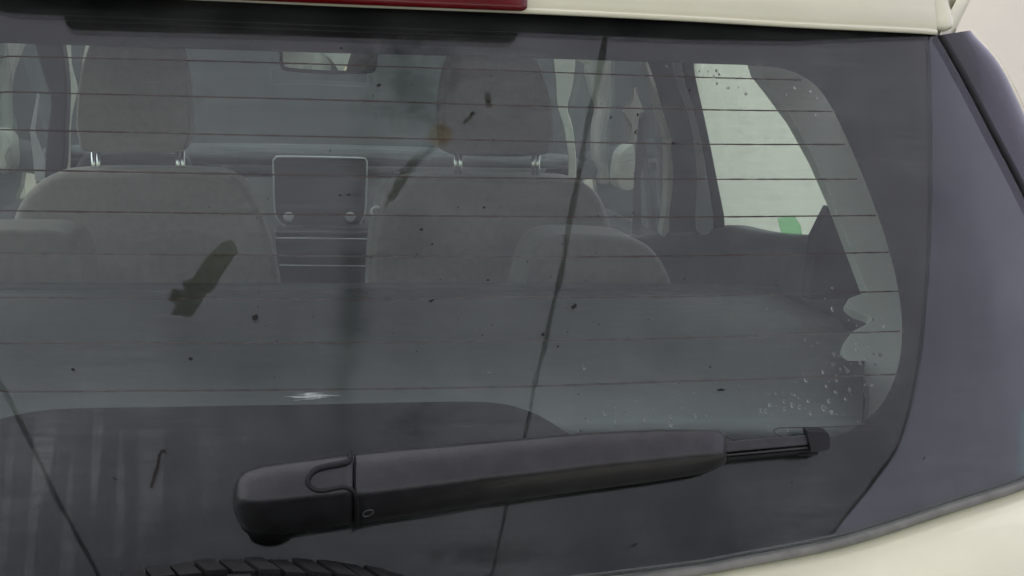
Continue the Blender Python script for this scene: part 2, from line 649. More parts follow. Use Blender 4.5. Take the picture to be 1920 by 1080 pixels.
NU, NV = 260, 64
UU = usamp(NU)
outer = [[glass_patch(u, j / NV, 0) for u in UU] for j in range(NV + 1)]
inner = [[p - gnormal(p.x, p.z) * .0035 for p in r] for r in outer]
bm = bmesh.new()
vo = [[bm.verts.new(p) for p in r] for r in outer]
vi = [[bm.verts.new(p) for p in r] for r in inner]
for j in range(NV):
    for i in range(NU):
        bm.faces.new((vo[j][i], vo[j][i + 1], vo[j + 1][i + 1], vo[j + 1][i])).material_index = 0
        bm.faces.new((vi[j][i], vi[j + 1][i], vi[j + 1][i + 1], vi[j][i + 1])).material_index = 1
ring_o = vo[0] + [r[-1] for r in vo[1:]] + list(reversed(vo[-1][:-1])) + [r[0] for r in reversed(vo[1:-1])]
ring_i = vi[0] + [r[-1] for r in vi[1:]] + list(reversed(vi[-1][:-1])) + [r[0] for r in reversed(vi[1:-1])]
for k in range(len(ring_o)):
    q = (k + 1) % len(ring_o)
    bm.faces.new((ring_o[k], ring_i[k], ring_i[q], ring_o[q])).material_index = 1
me = bpy.data.meshes.new('rear_window')
bm.to_mesh(me)
bm.free()
me.materials.append(MAT['glass_outer'])
me.materials.append(MAT['glass_inner'])
rear_window = link('rear_window', me, None, car, 'dusty green tinted rear window mirroring the canopy seams')

# --- black printed border: ring between the outline and the clear opening
OFF_F = -.0046
clear_right = [(600, 99), (960, 108), (1300, 119), (1400, 122), (1440, 125), (1475, 131), (1505, 143), (1530, 161), (1550, 186), (1566, 214), (1590, 265),
               (1622, 340), (1655, 430), (1675, 500), (1686, 555), (1691, 605), (1690, 650), (1682, 695), (1663, 742), (1632, 782), (1600, 804), (1560, 820),
               (1500, 832), (1400, 840), (1250, 842), (1130, 838)]
bump = [(1130, 838), (1095, 826), (1065, 812), (1035, 793), (1000, 774), (970, 764), (940, 757), (880, 753), (740, 755), (600, 758), (300, 763), (130, 766), (70, 771), (30, 778), (0, 786), (-40, 803), (-80, 822), (-120, 834)]
cr_pts = [gp(p.x, p.y, OFF_F) for p in crom([(x, y, 0) for x, y in clear_right], 6)]
bp_pts = [gp(p.x, p.y, OFF_F) for p in crom([(x, y, 0) for x, y in bump], 6)]
left_side = [gs(2 * XC - p.x, p.z, OFF_F) for p in reversed(cr_pts) if p.x > XC + .005]
left_side = [p for p in left_side if p.x < bp_pts[-1].x - .01]
hole = cr_pts + bp_pts[1:] + left_side
hole = resample(hole + [hole[0]], 481)[:-1]
cx, cz = XC, CAM_H - .14
outline = [glass_patch(u, 0, OFF_F) for u in UU] + [glass_patch(1, j / NV, OFF_F) for j in range(1, NV + 1)] + \
          [glass_patch(u, 1, OFF_F) for u in reversed(UU[:-1])] + [glass_patch(-1, j / NV, OFF_F) for j in range(NV - 1, 0, -1)]
ang = lambda p: math.atan2(p.z - cz, p.x - cx)
oa = sorted(((ang(p), p) for p in outline), key=lambda t: t[0])


def outline_at(a):
    k = len(oa)
    for i in range(k):
        a0, p0 = oa[i - 1]
        a1, p1 = oa[i]
        if i == 0:
            a0 -= 2 * math.pi
        if a0 <= a <= a1:
            w = (a - a0) / max(a1 - a0, 1e-9)
            return p0.lerp(p1, w)
    a0, p0 = oa[-1]
    a1, p1 = oa[0][0] + 2 * math.pi, oa[0][1]
    return p0.lerp(p1, (a - a0) / (a1 - a0))


M = 36
rows = []
for m_ in range(M + 1):
    r = []
    for h in hole:
        q = outline_at(ang(h))
        x = h.x + (q.x - h.x) * m_ / M
        z = h.z + (q.z - h.z) * m_ / M
        r.append(gs(x, z, OFF_F))
    rows.append(r)
link('black_border', loft(rows, 'black_border', close_u=True), 'frit', rear_window, 'black printed border of the glass')
HOLE2 = [(p.x, p.z) for p in hole]


def in_hole(x, z):
    c = False
    n = len(HOLE2)
    for i in range(n):
        x0, z0 = HOLE2[i - 1]
        x1, z1 = HOLE2[i]
        if (z0 > z) != (z1 > z) and x < (x1 - x0) * (z - z0) / (z1 - z0) + x0:
            c = not c
    return c


# --- heater lines
LINES = [[(0, 105), (525, 118), (960, 133), (1280, 144), (1500, 150)], [(0, 172), (640, 188), (960, 198), (1280, 205), (1555, 209)],
         [(0, 243), (640, 257), (960, 264), (1280, 270), (1585, 271)], [(0, 318), (640, 330), (960, 334), (1280, 336), (1610, 336)],
         [(0, 395), (640, 403), (960, 406), (1280, 407), (1640, 404)], [(0, 475), (640, 480), (960, 482), (1280, 480), (1665, 473)],
         [(0, 558), (640, 561), (960, 558), (1280, 556), (1685, 546)], [(0, 644), (640, 643), (960, 639), (1280, 634), (1690, 621)],
         [(0, 735), (640, 730), (960, 725), (1280, 715), (1680, 702)]]
for ln in LINES:
    pts = [gp(p.x, p.y, -.0040) for p in crom([(x, y, 0) for x, y in ln], 6)]
    zl = sorted((p.x, p.z) for p in pts)
    xa = zl[-1][0] + .004
    rows = []
    x = -.50
    while x <= xa:
        xm = x if x >= zl[0][0] else max(min(2 * XC - x, xa), zl[0][0])
        z = interp(zl, xm)
        w = .00052 * random.uniform(.75, 1.25)
        rows.append([gs(x, z + w, -.0040), gs(x, z - w, -.0040)])
        x += .006
    link('heater_line', loft(rows, 'heater_line'), 'copper', rear_window)
hook = crom([(1640, 798, 0), (1600, 799, 0), (1540, 801, 0), (1470, 802, 0), (1456, 804, 0), (1451, 808, 0), (1455, 814, 0), (1462, 818, 0), (1475, 822, 0)], 5)
tube('heater_line', [gp(p.x, p.y, -.0040) for p in hook], .0004, 'copper', rear_window, 5)
tube('heater_line', [gp(1357, 816, -.004), gp(1375, 826, -.004)], .0004, 'copper', rear_window, 5)


# --- cream tailgate: upper lip with the brake light, lower panel
lip_px = [(0, -14), (333, -1), (640, 12.5), (988, 26), (1280, 40), (1500, 52.5), (1700, 62), (1757, 66)]
lipc = resample(crom([(x, y, 0) for x, y in lip_px], 8), 70)


def lip_off(x):
    return interp([(0, .016), (1300, .0155), (1500, .012), (1650, .006), (1757, .002)], x)


rows = []
prof = [(-.02, .004), (-.004, .0035), (0, 0), (.0006, .0012), (.001, .0030), (.0002, .0042), (-.0018, .0046), (-.0012, .006), (-.007, .022), (-.018, .045), (-.032, .070), (-.055, .095), (-.09, .114), (-.14, .128), (-.22, .138)]
base = [(gp(p.x, p.y, lip_off(p.x)), p.x) for p in lipc]
for dy, dz in prof:
    r = []
    for p, x in base:
        k = 1.0
        r.append(p + Vector((0, -dy * (1 if dy > 0 else 1), dz)))
    rows.append(r)


def extend_left(r):               # the left half beyond the frame repeats the right one
    return [Vector((2 * XC - p.x, p.y, p.z)) for p in reversed(r) if 2 * XC - p.x < r[0].x - .012] + r


rows_full = [extend_left(r) for r in rows]
upper = link('upper_tailgate', loft(rows_full, 'upper_tailgate'), 'paint', car, 'cream top edge of the tailgate')
# underside of the lip, black plastic, runs back to the glass
und = [[p + Vector((0, 0, .0005)) for p, x in base], [gp(p.x, p.y, lip_off(p.x)) + Vector((0, .024, .004)) for p in lipc]]
link('lip_underside', loft([extend_left([a + Vector((0, .001, -.0006)) for a in und[0]]), extend_left(und[1])[-len(extend_left(und[0])):]], 'lip_underside'), 'dark_plastic', car)

lens_px = crom([(x, y, 0) for x, y in [(96, -50), (98, -25), (108, -15), (130, -12.8), (333, -4.5), (640, 8), (900, 18.2), (968, 20.6), (980, 20), (987, 16), (989, 8), (988, -40), (980, -60), (960, -66), (640, -80), (333, -92), (125, -98), (104, -92), (97, -75)]], 6, True)
loff = lambda y: interp([(-98, .0365), (0, .0248), (30, .0245)], y)
front = [gp(p.x, p.y, loff(p.y)) for p in lens_px]
back = [gp(p.x, p.y, .006) for p in lens_px]
mids = []
for k, push in ((.06, .003), (.25, .005), (.8, .006)):
    mids.append([gp(p.x + (540 - p.x) * k * .12, p.y + (-40 + (p.x - 540) * .038 - p.y) * k, loff(p.y + (-40 + (p.x - 540) * .038 - p.y) * k) + push) for p in lens_px])
link('brake_light', loft([back, front] + mids, 'brake_light', close_u=True, cap=True), 'red', car, 'dark red high brake light')

# lower panel
brow = resample(list(reversed(B_edge)), 60)
ext_l = [Vector((2 * XC - p.x, p.y, p.z)) for p in reversed(brow) if p.x > XC + .06]
brow = ext_l + [p for p in brow if p.x > XC + .06]


def shift(r, dy, dz):
    return [p + Vector((0, -dy, dz)) for p in r]


link('window_seal', loft([shift(brow, -.004, .0012), shift(brow, .0022, .0010), shift(brow, .0040, -.0012), shift(brow, .0036, -.0040), shift(brow, -.004, -.005)], 'window_seal'),
     'seal', car, 'thin grey seal under the glass')
rows = [shift(brow, dy, dz) for dy, dz in ((-.02, -.003), (-.001, -.0055), (.001, -.0075), (.004, -.0092), (.012, -.0108), (.03, -.0150), (.05, -.0245), (.066, -.042), (.076, -.07), (.08, -.12), (.082, -.25), (.07, -.40), (.05, -.55))]
link('lower_tailgate', loft(rows, 'lower_tailgate'), 'paint', car, 'pale cream lower tailgate panel')

link('tailgate_liner', loft([shift(brow, -.012, .004), shift(brow, -.03, .012), shift(brow, -.075, .010), shift(brow, -.10, -.05), shift(brow, -.11, -.5)], 'tailgate_liner'), 'mid_plastic', car)

# --- right rear corner: gap seal, gloss black corner trim, cream roof corner
Rg = resample(R_edge, 50)
seal_rows = [[p + Vector((.0005, .006, .0)) for p in Rg], [p + Vector((.0015, -.0005, .0)) for p in Rg], [p + Vector((.0075, .002, .001)) for p in Rg], [p + Vector((.0085, .012, .001)) for p in Rg]]


def both_sides(name, rows, mat, label=None):
    link(name, loft(rows, name), mat, car, label)
    link(name, loft([[Vector((2 * XC - p.x, p.y, p.z)) for p in r] for r in rows], name), mat, car, label)


both_sides('tailgate_gap_seal', seal_rows, 'rubber')
sil_px = [(1787, 66), (1800, 76), (1822, 88), (1845, 104), (1868, 133), (1888, 172), (1905, 212), (1922, 250), (1960, 330), (2010, 450), (2050, 600), (2060, 720), (2050, 850)]
sil = resample([at_y(p.x, p.y, 1.20 + .06 * (1 if p.y < 0 else 0)) for p in crom([(x, y, 0) for x, y in sil_px], 8)], 50)
inn = [p + Vector((.0082, .004, .001)) for p in Rg]
rows = []
for k in range(13):
    t = k / 12
    r = []
    for a, b in zip(inn, sil):
        m_ = a.lerp(b, t)
        bulge = math.sin(math.pi * t)
        # an outward swell beside the gap, hollow before the silhouette edge
        m_ = m_ + Vector((.012 * bulge, -.020 * math.sin(math.pi * min(t * 1.3, 1)), .004 * bulge))
        r.append(m_)
    rows.append(r)
rows.append([p + Vector((.012, .03, -.002)) for p in sil])
rows.append([p + Vector((.020, .25, -.004)) for p in sil])
both_sides('corner_trim', rows, 'gloss_black', 'glossy dark corner trim beside the rear window')
# cream roof corner
gapA = [gp(1757, 66, .001) + Vector((.004, .004, 0)), gp(1768, 40, .002) + Vector((.004, .004, 0)), gp(1789, 0, .004) + Vector((.004, .004, 0)), gp(1815, -50, .004) + Vector((.004, .004, 0)), gp(1840, -95, .0) + Vector((.0, .02, 0))]
outB = [at_y(1787, 69, 1.16), at_y(1797, 45, 1.16), at_y(1818, 0, 1.16), at_y(1842, -50, 1.17), at_y(1850, -95, 1.2)]
rows = []
for k in range(7):
    t = k / 6
    rows.append([a.lerp(b, t) + Vector((.003, -.006, .002)) * math.sin(math.pi * t) for a, b in zip(resample(gapA, 14), resample(outB, 14))])
rows.append([p + Vector((.004, .05, 0)) for p in resample(outB, 14)])
rows.append([p + Vector((.006, 1.2, 0)) for p in resample(outB, 14)])
both_sides('roof_corner', rows, 'paint', 'cream roof corner above the dark corner trim')
# little clip where the corner trim meets the roof
bm = bmesh.new()
bmesh.ops.create_uvsphere(bm, u_segments=14, v_segments=8, radius=.0045)
bmesh.ops.scale(bm, verts=bm.verts, vec=(1.2, 1.2, .8))
bmesh.ops.translate(bm, verts=bm.verts, vec=at_y(1788, 73, 1.15))
link('trim_clip', mesh_from(bm, 'trim_clip'), 'seal', car)

# --- shell of the body (closes the cabin)
zc = CAM_H
roof_prof = [(1.10, .128), (1.35, .150), (1.8, .160), (2.3, .150), (2.62, .135), (2.66, .11)]
rows = []
for y, z in roof_prof:
    rows.append([Vector((XC + x, y + (.05 if abs(x) > .4 else 0), zc + z - .05 * (abs(x) / .55) ** 4)) for x in [(-.55 + 1.1 * k / 20) for k in range(21)]])
o = link('roof', loft(rows, 'roof'), 'paint', car)
s = o.modifiers.new('thick', 'SOLIDIFY')
s.thickness = .05
s.offset = -1
box('floor', (XC - .70, 1.02, .32), (XC + .70, 3.5, .40), 'dark_plastic', car)
for sx in (-1, 1):
    side = [(.98, .40), (3.3, .40), (3.3, .98), (2.9, .99), (2.2, .99), (1.4, .98), (1.02, .97)]
    prism('body_side', [Vector((XC + sx * .74, y, z)) for y, z in side], (-sx * .07, 0, 0), 'paint', car, .02)
box('bonnet', (XC - .72, 3.28, .55), (XC + .72, 4.25, 1.02), 'paint', car, .06)
for sx in (-1, 1):                    # road wheels
    for y in (1.55, 3.75):
        bm = bmesh.new()
        bmesh.ops.create_cone(bm, cap_ends=True, segments=40, radius1=.32, radius2=.32, depth=.20, matrix=Matrix.Translation((XC + sx * .66, y, .32)) @ Matrix.Rotation(math.pi / 2, 4, 'Y'))
        bev(link('road_wheel', mesh_from(bm, 'road_wheel'), 'tyre', car), .03)
rows = [[Vector((XC + x, 2.66 + .05 * abs(x) * 0 + .62 * t - .06 * (x / .55) ** 2, zc + .085 - .47 * t - .02 * (x / .55) ** 2)) for x in [(-.56 + 1.12 * k / 16) for k in range(17)]] for t in [j / 8 for j in range(9)]]
o = link('windscreen', loft(rows, 'windscreen'), 'glass_side', car)
s = o.modifiers.new('thick', 'SOLIDIFY')
s.thickness = .004

# --- cabin
SHELF_Z = at_y(600, 551, 1.58).z
rows = []
for y in [1.60 - .012, 1.60, 1.58, 1.4, 1.25, 1.12, 1.03, .985, .962]:
    z = SHELF_Z - (.012 if y < 1.589 and y > 1.587 else 0)
    rows.append([Vector((XC + x, y, SHELF_Z + .004 * math.sin(x * 9) * math.sin(y * 8))) for x in [min(.55, .4495 * y + .008 - XC) * (-1 + 2 * k / 24) for k in range(25)]])
o = link('cargo_cover', loft(rows, 'cargo_cover'), 'cover', car, 'grey cargo cover behind the seats')
s = o.modifiers.new('thick', 'SOLIDIFY')
s.thickness = .012
s.offset = -1
tube('cover_roller', [Vector((XC - .54, 1.597, SHELF_Z - .012)), Vector((XC + .54, 1.597, SHELF_Z - .012))], .018, 'cover', car, 12)


def outl(pts, y, n=4):
    return [at_y(p.x, p.y, y) for p in crom([(a, b, 0) for a, b in pts], n, True)]


def outx(pts, x, n=3):
    return [at_x(p.x, p.y, x) for p in crom([(a, b, 0) for a, b in pts], n, True)]


# rear seat backs
prism('rear_seat', outl([(985, 600), (990, 500), (1010, 458), (1045, 442), (1090, 440), (1140, 442), (1185, 447), (1218, 463), (1242, 492), (1258, 525), (1266, 560), (1268, 600), (1130, 602)], 1.66), (0, .12, 0), 'cloth', car, .022, 5)
prism('rear_seat', outl([(-190, 600), (-188, 500), (-160, 450), (-90, 434), (-20, 431), (60, 431), (108, 434), (136, 450), (150, 480), (156, 530), (158, 600), (0, 602)], 1.66), (0, .12, 0), 'cloth', car, .022, 5)
# front seats with headrests
for pts, hr, posts in (
    ([(10, 700), (14, 560), (20, 440), (30, 395), (52, 360), (92, 330), (150, 321), (280, 319), (400, 322), (440, 334), (468, 360), (486, 395), (498, 430), (515, 490), (526, 560), (536, 700), (270, 704)],
     [(160, 284), (147, 262), (142, 225), (147, 160), (160, 105), (180, 72), (240, 60), (310, 64), (335, 85), (347, 130), (354, 190), (357, 240), (350, 272), (335, 286), (250, 288)], (179, 338)),
    ([(684, 700), (690, 560), (694, 470), (702, 415), (716, 372), (740, 346), (780, 333), (850, 331), (960, 333), (1065, 335), (1100, 345), (1126, 370), (1140, 400), (1147, 440), (1150, 560), (1152, 700), (900, 704)],
     [(845, 289), (832, 270), (827, 235), (832, 165), (846, 110), (868, 76), (925, 66), (985, 78), (1005, 108), (1022, 150), (1036, 200), (1040, 240), (1035, 272), (1020, 291), (930, 294)], (859, 1005))):
    seat = prism('front_seat', outl(pts, 2.30), (0, .13, 0), 'cloth', car, .035, 6)
    prism('headrest', outl(hr, 2.315), (0, .10, 0), 'cloth', seat, .028, 6)
    for px in posts:
        p = at_y(px, 290, 2.36)
        for dx in (-.0042, .0042):
            tube('headrest_post', [p + Vector((dx, 0, .03)), p + Vector((dx, 0, -.07))], .0036, 'chrome', seat, 10)

# dashboard
dz = at_y(600, 288, 2.95).z
prof = [(3.18, -.02), (3.10, .012), (2.98, .014), (2.93, .004), (2.915, -.014), (2.93, -.03), (2.93, -.07), (2.90, -.085), (2.90, -.13), (2.95, -.15), (2.97, -.42), (3.2, -.42)]
rows = [[Vector((XC + x, y, dz + z - .012 * (x / .55) ** 2)) for x in [(-.58 + 1.16 * k / 16) for k in range(17)]] for y, z in prof]
dash = link('dashboard', loft(rows, 'dashboard'), 'dash', car)
prism('dashboard_panel', outl([(425, 336), (430, 328), (1010, 334), (1014, 342), (1014, 640), (425, 640)], 2.893), (0, .012, 0), 'panel', car, .004)
# windscreen-base trim and instrument hoods
prism('instrument_hood', outl([(150, 345), (150, 300), (180, 285), (300, 283), (345, 292), (358, 312), (358, 345)], 2.88), (0, .10, 0), 'dark_plastic', car, .012)
# centre screen in a pale frame
scr = [(513, 330), (512, 304), (516, 297), (526, 294), (600, 295), (676, 297), (686, 301), (688, 310), (687, 350), (686, 385), (683, 405), (675, 420), (600, 424), (545, 422), (526, 420), (517, 405), (514, 380)]
sf = prism('centre_screen', outl(scr, 2.86, 5), (0, .05, 0), 'screen', car, .004)
rim = [at_y(p.x, p.y, 2.857) for p in crom([(x, y, 0) for x, y in scr[:12]], 6)]
rim2 = [at_y(p.x, p.y, 2.857) for p in crom([(x, y, 0) for x, y in [(535, 423), (526, 418), (517, 404), (514, 380), (513, 330)]], 6)]
bm = bmesh.new()
tube_bm(bm, rim, .0021, 8)
tube_bm(bm, rim2, .0019, 8)
link('screen_frame', mesh_from(bm, 'screen_frame'), 'silver', sf)
prism('display', [at_y(x, y, 2.8585) for x, y in ((524, 306), (678, 309), (677, 394), (526, 392))], (0, .003, 0), 'screen', sf)


def knob(px, py, y, r, parent):
    bm = bmesh.new()
    bmesh.ops.create_cone(bm, cap_ends=True, segments=24, radius1=r, radius2=r * .8, depth=.016, matrix=Matrix.Translation(at_y(px, py, y)) @ Matrix.Rotation(math.pi / 2, 4, 'X'))
    return bev(link('knob', mesh_from(bm, 'knob'), 'silver', parent), .002)


for x in (541, 657):
    k = knob(x, 407, 2.852, .0115, sf)
    c = at_y(x, 407, 2.846)
cons = prism('centre_console', [at_y(x, y, 2.84) for x, y in ((515, 432), (698, 434), (696, 470), (688, 560), (684, 640), (532, 640), (526, 560), (518, 470))], (0, .12, 0), 'screen', car, .006)
for y, wdt in ((447, (516, 697)), (498, (524, 690))):
    tube('trim_line', [at_y(wdt[0], y - 1, 2.836), at_y(wdt[1], y + 1, 2.836)], .0012, 'silver', cons, 6)
for (x, y) in ((540, 541), (651, 542)):
    knob(x, y, 2.836, .008, cons)
bm = bmesh.new()
ctr = at_y(706, 397, 2.24)
tube_bm(bm, [ctr + Vector((.0085 * math.cos(t), 0, .0085 * math.sin(t))) for t in [.9 + k * .28 for k in range(13)]], .0024, 8)
link('coat_hook', mesh_from(bm, 'coat_hook'), 'light_trim', car)

# inside mirror: a dark shell with its glass tilted so a corner catches the bright wall
mo = outl([(526, 70), (524, 100), (526, 124), (540, 134), (620, 139), (690, 138), (706, 130), (710, 108), (708, 70), (620, 66)], 2.62)
MT = math.tan(math.radians(12.9))
mc = sum(mo, Vector()) / len(mo)
tilt = lambda ps: [p + Vector((0, (p.x - mc.x) * MT, 0)) for p in ps]
mir = prism('inside_mirror', tilt(mo), (0, .03, 0), 'dark_plastic', car, .008, 4)
pts = outl([(531, 74), (530, 100), (532, 119), (545, 127), (620, 132), (686, 131), (700, 124), (704, 108), (702, 74), (620, 71)], 2.617)
mg = prism('mirror_glass', tilt(pts), (0, .002, 0), 'mirror', mir)
tube('mirror_stem', [at_y(618, 84, 2.64), at_y(618, 40, 2.70)], .012, 'dark_plastic', mir, 8)

# cabin sides: pillars, trims, windows
XR = .62
XL = -.53
ex = (.03, .10, 0)
prism('pillar_trim', [at_y(p.x, p.y, 2.90) for p in crom([(1040, 95, 0), (1077, 100, 0), (1073, 165, 0), (1064, 203, 0), (1074, 240, 0), (1080, 295, 0), (1079, 345, 0), (1066, 345, 0), (1065, 290, 0), (1058, 240, 0), (1046, 200, 0), (1043, 150, 0)], 3, True)], (.01, .05, 0), 'paint_in', car, .006)
prism('pillar_trim', [at_y(p.x, p.y, 2.90) for p in crom([(108, 60, 0), (131, 65, 0), (135, 120, 0), (146, 165, 0), (140, 195, 0), (133, 240, 0), (132, 325, 0), (116, 325, 0), (120, 240, 0), (128, 185, 0), (127, 140, 0)], 3, True)], (-.01, .05, 0), 'paint_in', car, .006)
prism('pillar_trim', [at_y(p.x, p.y, 2.92) for p in crom([(166, 70, 0), (182, 70, 0), (168, 115, 0), (158, 150, 0), (150, 175, 0), (147, 165, 0), (153, 130, 0), (156, 105, 0)], 3, True)], (0, .03, 0), 'paint_in', car, .003)
# left door frame and seat belt
prism('door_frame', [at_y(p.x, p.y, 2.60) for p in crom([(62, 60, 0), (108, 60, 0), (125, 150, 0), (123, 240, 0), (116, 330, 0), (84, 332, 0), (88, 240, 0), (94, 190, 0), (80, 140, 0)], 3, True)], (0, .05, 0), 'dark_plastic', car, .006)
prism('seat_belt', [at_y(x, y, 2.50) for x, y in ((70, 175), (74, 178), (66, 245), (84, 300), (83, 340), (66, 340), (62, 300), (56, 245))], (0, .006, 0), 'grey_trim', car)
prism('door_mirror', outl([(-25, 300), (-28, 250), (0, 243), (14, 252), (21, 270), (20, 320), (-10, 322)], 2.95), (0, .09, 0), 'paint_in', car, .02, 5, 'pale door mirror outside the left window')
# right side
prism('pillar_trim', outl([(1208, 105), (1215, 118), (1228, 155), (1242, 205), (1259, 265), (1266, 335), (1266, 390), (1262, 440), (1242, 440), (1249, 390), (1251, 335), (1250, 267), (1234, 205), (1222, 160)], 2.17), (0, .03, 0), 'light_trim', car, .004)
prism('door_frame', outx([(1212, 95), (1262, 95), (1281, 190), (1298, 240), (1309, 330), (1308, 440), (1256, 440), (1262, 333), (1256, 267), (1238, 200)], XR), ex, 'dark_plastic', car, .004)
prism('window_channel', outx([(1256, 95), (1272, 95), (1286, 160), (1308, 233), (1326, 333), (1338, 428), (1305, 432), (1307, 333), (1295, 233), (1274, 170)], XR - .006), ex, 'grey_trim', car, .003)
prism('door_frame', outx([(1268, 95), (1295, 95), (1304, 145), (1325, 240), (1346, 345), (1359, 424), (1335, 432), (1325, 333), (1307, 233), (1284, 160)], XR), ex, 'dark_plastic', car, .004)
prism('seat_belt', [at_y(x, y, 2.42) for x, y in ((1201, 212), (1216, 204), (1213, 280), (1201, 330), (1203, 440), (1187, 440), (1191, 330), (1196, 262))], (0, .008, 0), 'dark_plastic', car)
prism('belt_guide', [at_y(p.x, p.y, 2.46) for p in crom([(1188, 163, 0), (1197, 183, 0), (1206, 210, 0), (1200, 228, 0), (1202, 250, 0), (1190, 268, 0), (1178, 268, 0), (1184, 235, 0), (1170, 210, 0), (1186, 190, 0)], 3, True)], (0, .02, 0), 'paint_in', car, .004)
prism('door_mirror', outl([(1160, 350), (1161, 305), (1168, 284), (1184, 272), (1190, 280), (1190, 350)], 3.05), (0, .08, 0), 'paint_in', car, .012, 4, 'pale door mirror outside the right window')
prism('side_trim', outx([(1070, 452), (1180, 441), (1242, 434), (1307, 430), (1337, 424), (1360, 422), (1400, 431), (1450, 438), (1530, 441), (1578, 442), (1612, 560), (1650, 720), (1650, 920), (1300, 920), (1070, 600)], XR - .004), (.04, 0, 0), 'mid_plastic', car, .012, 5)
prism('side_trim', [Vector((2 * XC - p.x, p.y, p.z)) for p in outx([(1080, 455), (1180, 440), (1242, 434), (1307, 430), (1337, 424), (1360, 422), (1400, 431), (1450, 438), (1530, 441), (1578, 442), (1612, 560), (1650, 720), (1650, 920), (1300, 920), (1080, 600)], XR - .004)], (-.04, 0, 0), 'mid_plastic', car, .012, 5)
prism('belt_cover', [at_y(x, y, 1.36) for x, y in ((1556, 384), (1640, 560), (1512, 565), (1526, 445))], (0, .02, 0), 'dark_plastic', car, .004)
lt = crom([(1625, 548, 0), (1600, 556, 0), (1590, 562, 0), (1590, 572, 0), (1606, 585, 0), (1632, 595, 0), (1627, 606, 0), (1600, 621, 0), (1586, 640, 0), (1583, 664, 0), (1600, 690, 0), (1620, 711, 0), (1630, 742, 0), (1624, 800, 0)], 4)
lt = [(p.x, p.y) for p in lt] + [(1640, 880), (1800, 880), (1800, 60), (1395, 60), (1404, 100), (1412, 126), (1441, 162), (1482, 218), (1523, 292), (1556, 367), (1588, 450), (1611, 510)]


def lean(px, py, y0, k):          # hit a panel that leans forward like the rear glass
    d = ray(px, py)
    return ORG + d * ((y0 + k * .2) / (d.y - k * d.z))


ltp = [lean(x, y, 1.24, .75) for x, y in lt]
prism('tailgate_pillar', ltp, (.005, .02, -.01), 'light_trim', car, .003, label='pale pillar edge at the right of the cargo space')
prism('tailgate_pillar', [Vector((2 * XC - p.x, p.y, p.z)) for p in ltp], (-.005, .02, -.01), 'light_trim', car, .003)
# side windows
for (y0, y1, z0, z1) in ((1.20, 2.27, -.26, .06), (2.29, 2.98, -.28, .06)):
    for sx in (-1, 1):
        x = XC + sx * (XR - XC + .028)
        prism('side_window', [Vector((x, y0, zc + z0)), Vector((x, y1, zc + z0)), Vector((x - sx * .03, y1 - .1, zc + z1)), Vector((x - sx * .03, y0 + .08, zc + z1))], (sx * .004, 0, 0), 'glass_side', car)
prism('green_sticker', [at_x(x, y, XR + .018) for x, y in ((1458, 409), (1487, 404), (1499, 422), (1502, 440), (1466, 440), (1461, 424))], (.0015, 0, 0), 'green', car, label='small green sticker in the side window')
for sx in (-1, 1):                    # outer roof rail above the side windows
    x = XC + sx * .52
    prism('roof_rail', [Vector((x, 1.1, zc + .045)), Vector((x, 2.72, zc + .045)), Vector((x, 2.66, zc + .12)), Vector((x, 1.15, zc + .12))], (-sx * .06, 0, 0), 'paint', car, .012)

# --- rear wiper
wiper = empty('rear_wiper', gp(480, 940, .03), '', '')
del wiper['category']
wiper['label'] = 'satin black rear wiper arm lying across the lower glass'
wiper.parent = car
wiper.matrix_parent_inverse = Matrix.Translation(-Vector(car.location))


def wlink(name, mesh, mat, label=None, smooth=True):
    o = link(name, mesh, mat, None, label, smooth)
    o.parent = wiper
    o.matrix_parent_inverse = Matrix.Translation(-wiper.location)
    return o


def wsec(x, top, fold, bot, of, depth=1.0):
    """cross-section: upper back edge, crown, fold, underside"""
    v = []
    for (py, o) in ((top + 1.5, of * .35), (top - .2, of * .72), (top + 2.0, of * .93), (top + 7, of * 1.0), ((top * .6 + fold * .4), of * 1.03), (fold - 12, of * 1.06), (fold - 4, of * 1.05), (fold + 2, of * 1.00),
                    ((fold * .6 + bot * .4), of * .80), ((fold * .25 + bot * .75), of * .55), (bot - 1, of * .34), (bot - 2, of * .18)):
        py = min(max(py, top - .5), bot + .5)
        v.append(gp(x, py, o))
    return v


cap_st = [(436.5, 926, 938, 950, .030), (438, 915, 940, 960, .036), (443, 902, 943, 973, .042), (452, 889, 945, 987, .046), (466, 880, 946, 998, .048), (490, 873, 945, 1004, .050), (530, 867, 941, 1004, .050), (600, 858, 934, 993, .050), (640, 853, 930, 987, .050), (661, 850.5, 928, 984, .050)]
rows = [wsec(*s) for s in cap_st]
wlink('pivot_cap', loft(rows, 'pivot_cap', close_u=True, cap=True), 'wiper')
arm_st = [(664.5, 851, 930, 981, .048), (670, 849.5, 931, 986, .049), (700, 847, 929, 979, .049), (760, 841, 921, 970, .048), (833, 835, 912, 960, .047), (900, 829, 903, 948, .046), (1040, 817, 887, 929, .043), (1100, 811.5, 879, 921, .042), (1233, 805.5, 865, 903, .038), (1310, 804.5, 857, 891, .035), (1336, 805, 856, 884, .034), (1350, 808, 856, 876, .032), (1358, 814, 855, 872, .029), (1362, 824, 853, 866, .025)]
rows = [wsec(*s) for s in arm_st]
wlink('wiper_arm', loft(rows, 'wiper_arm', close_u=True, cap=True), 'wiper')


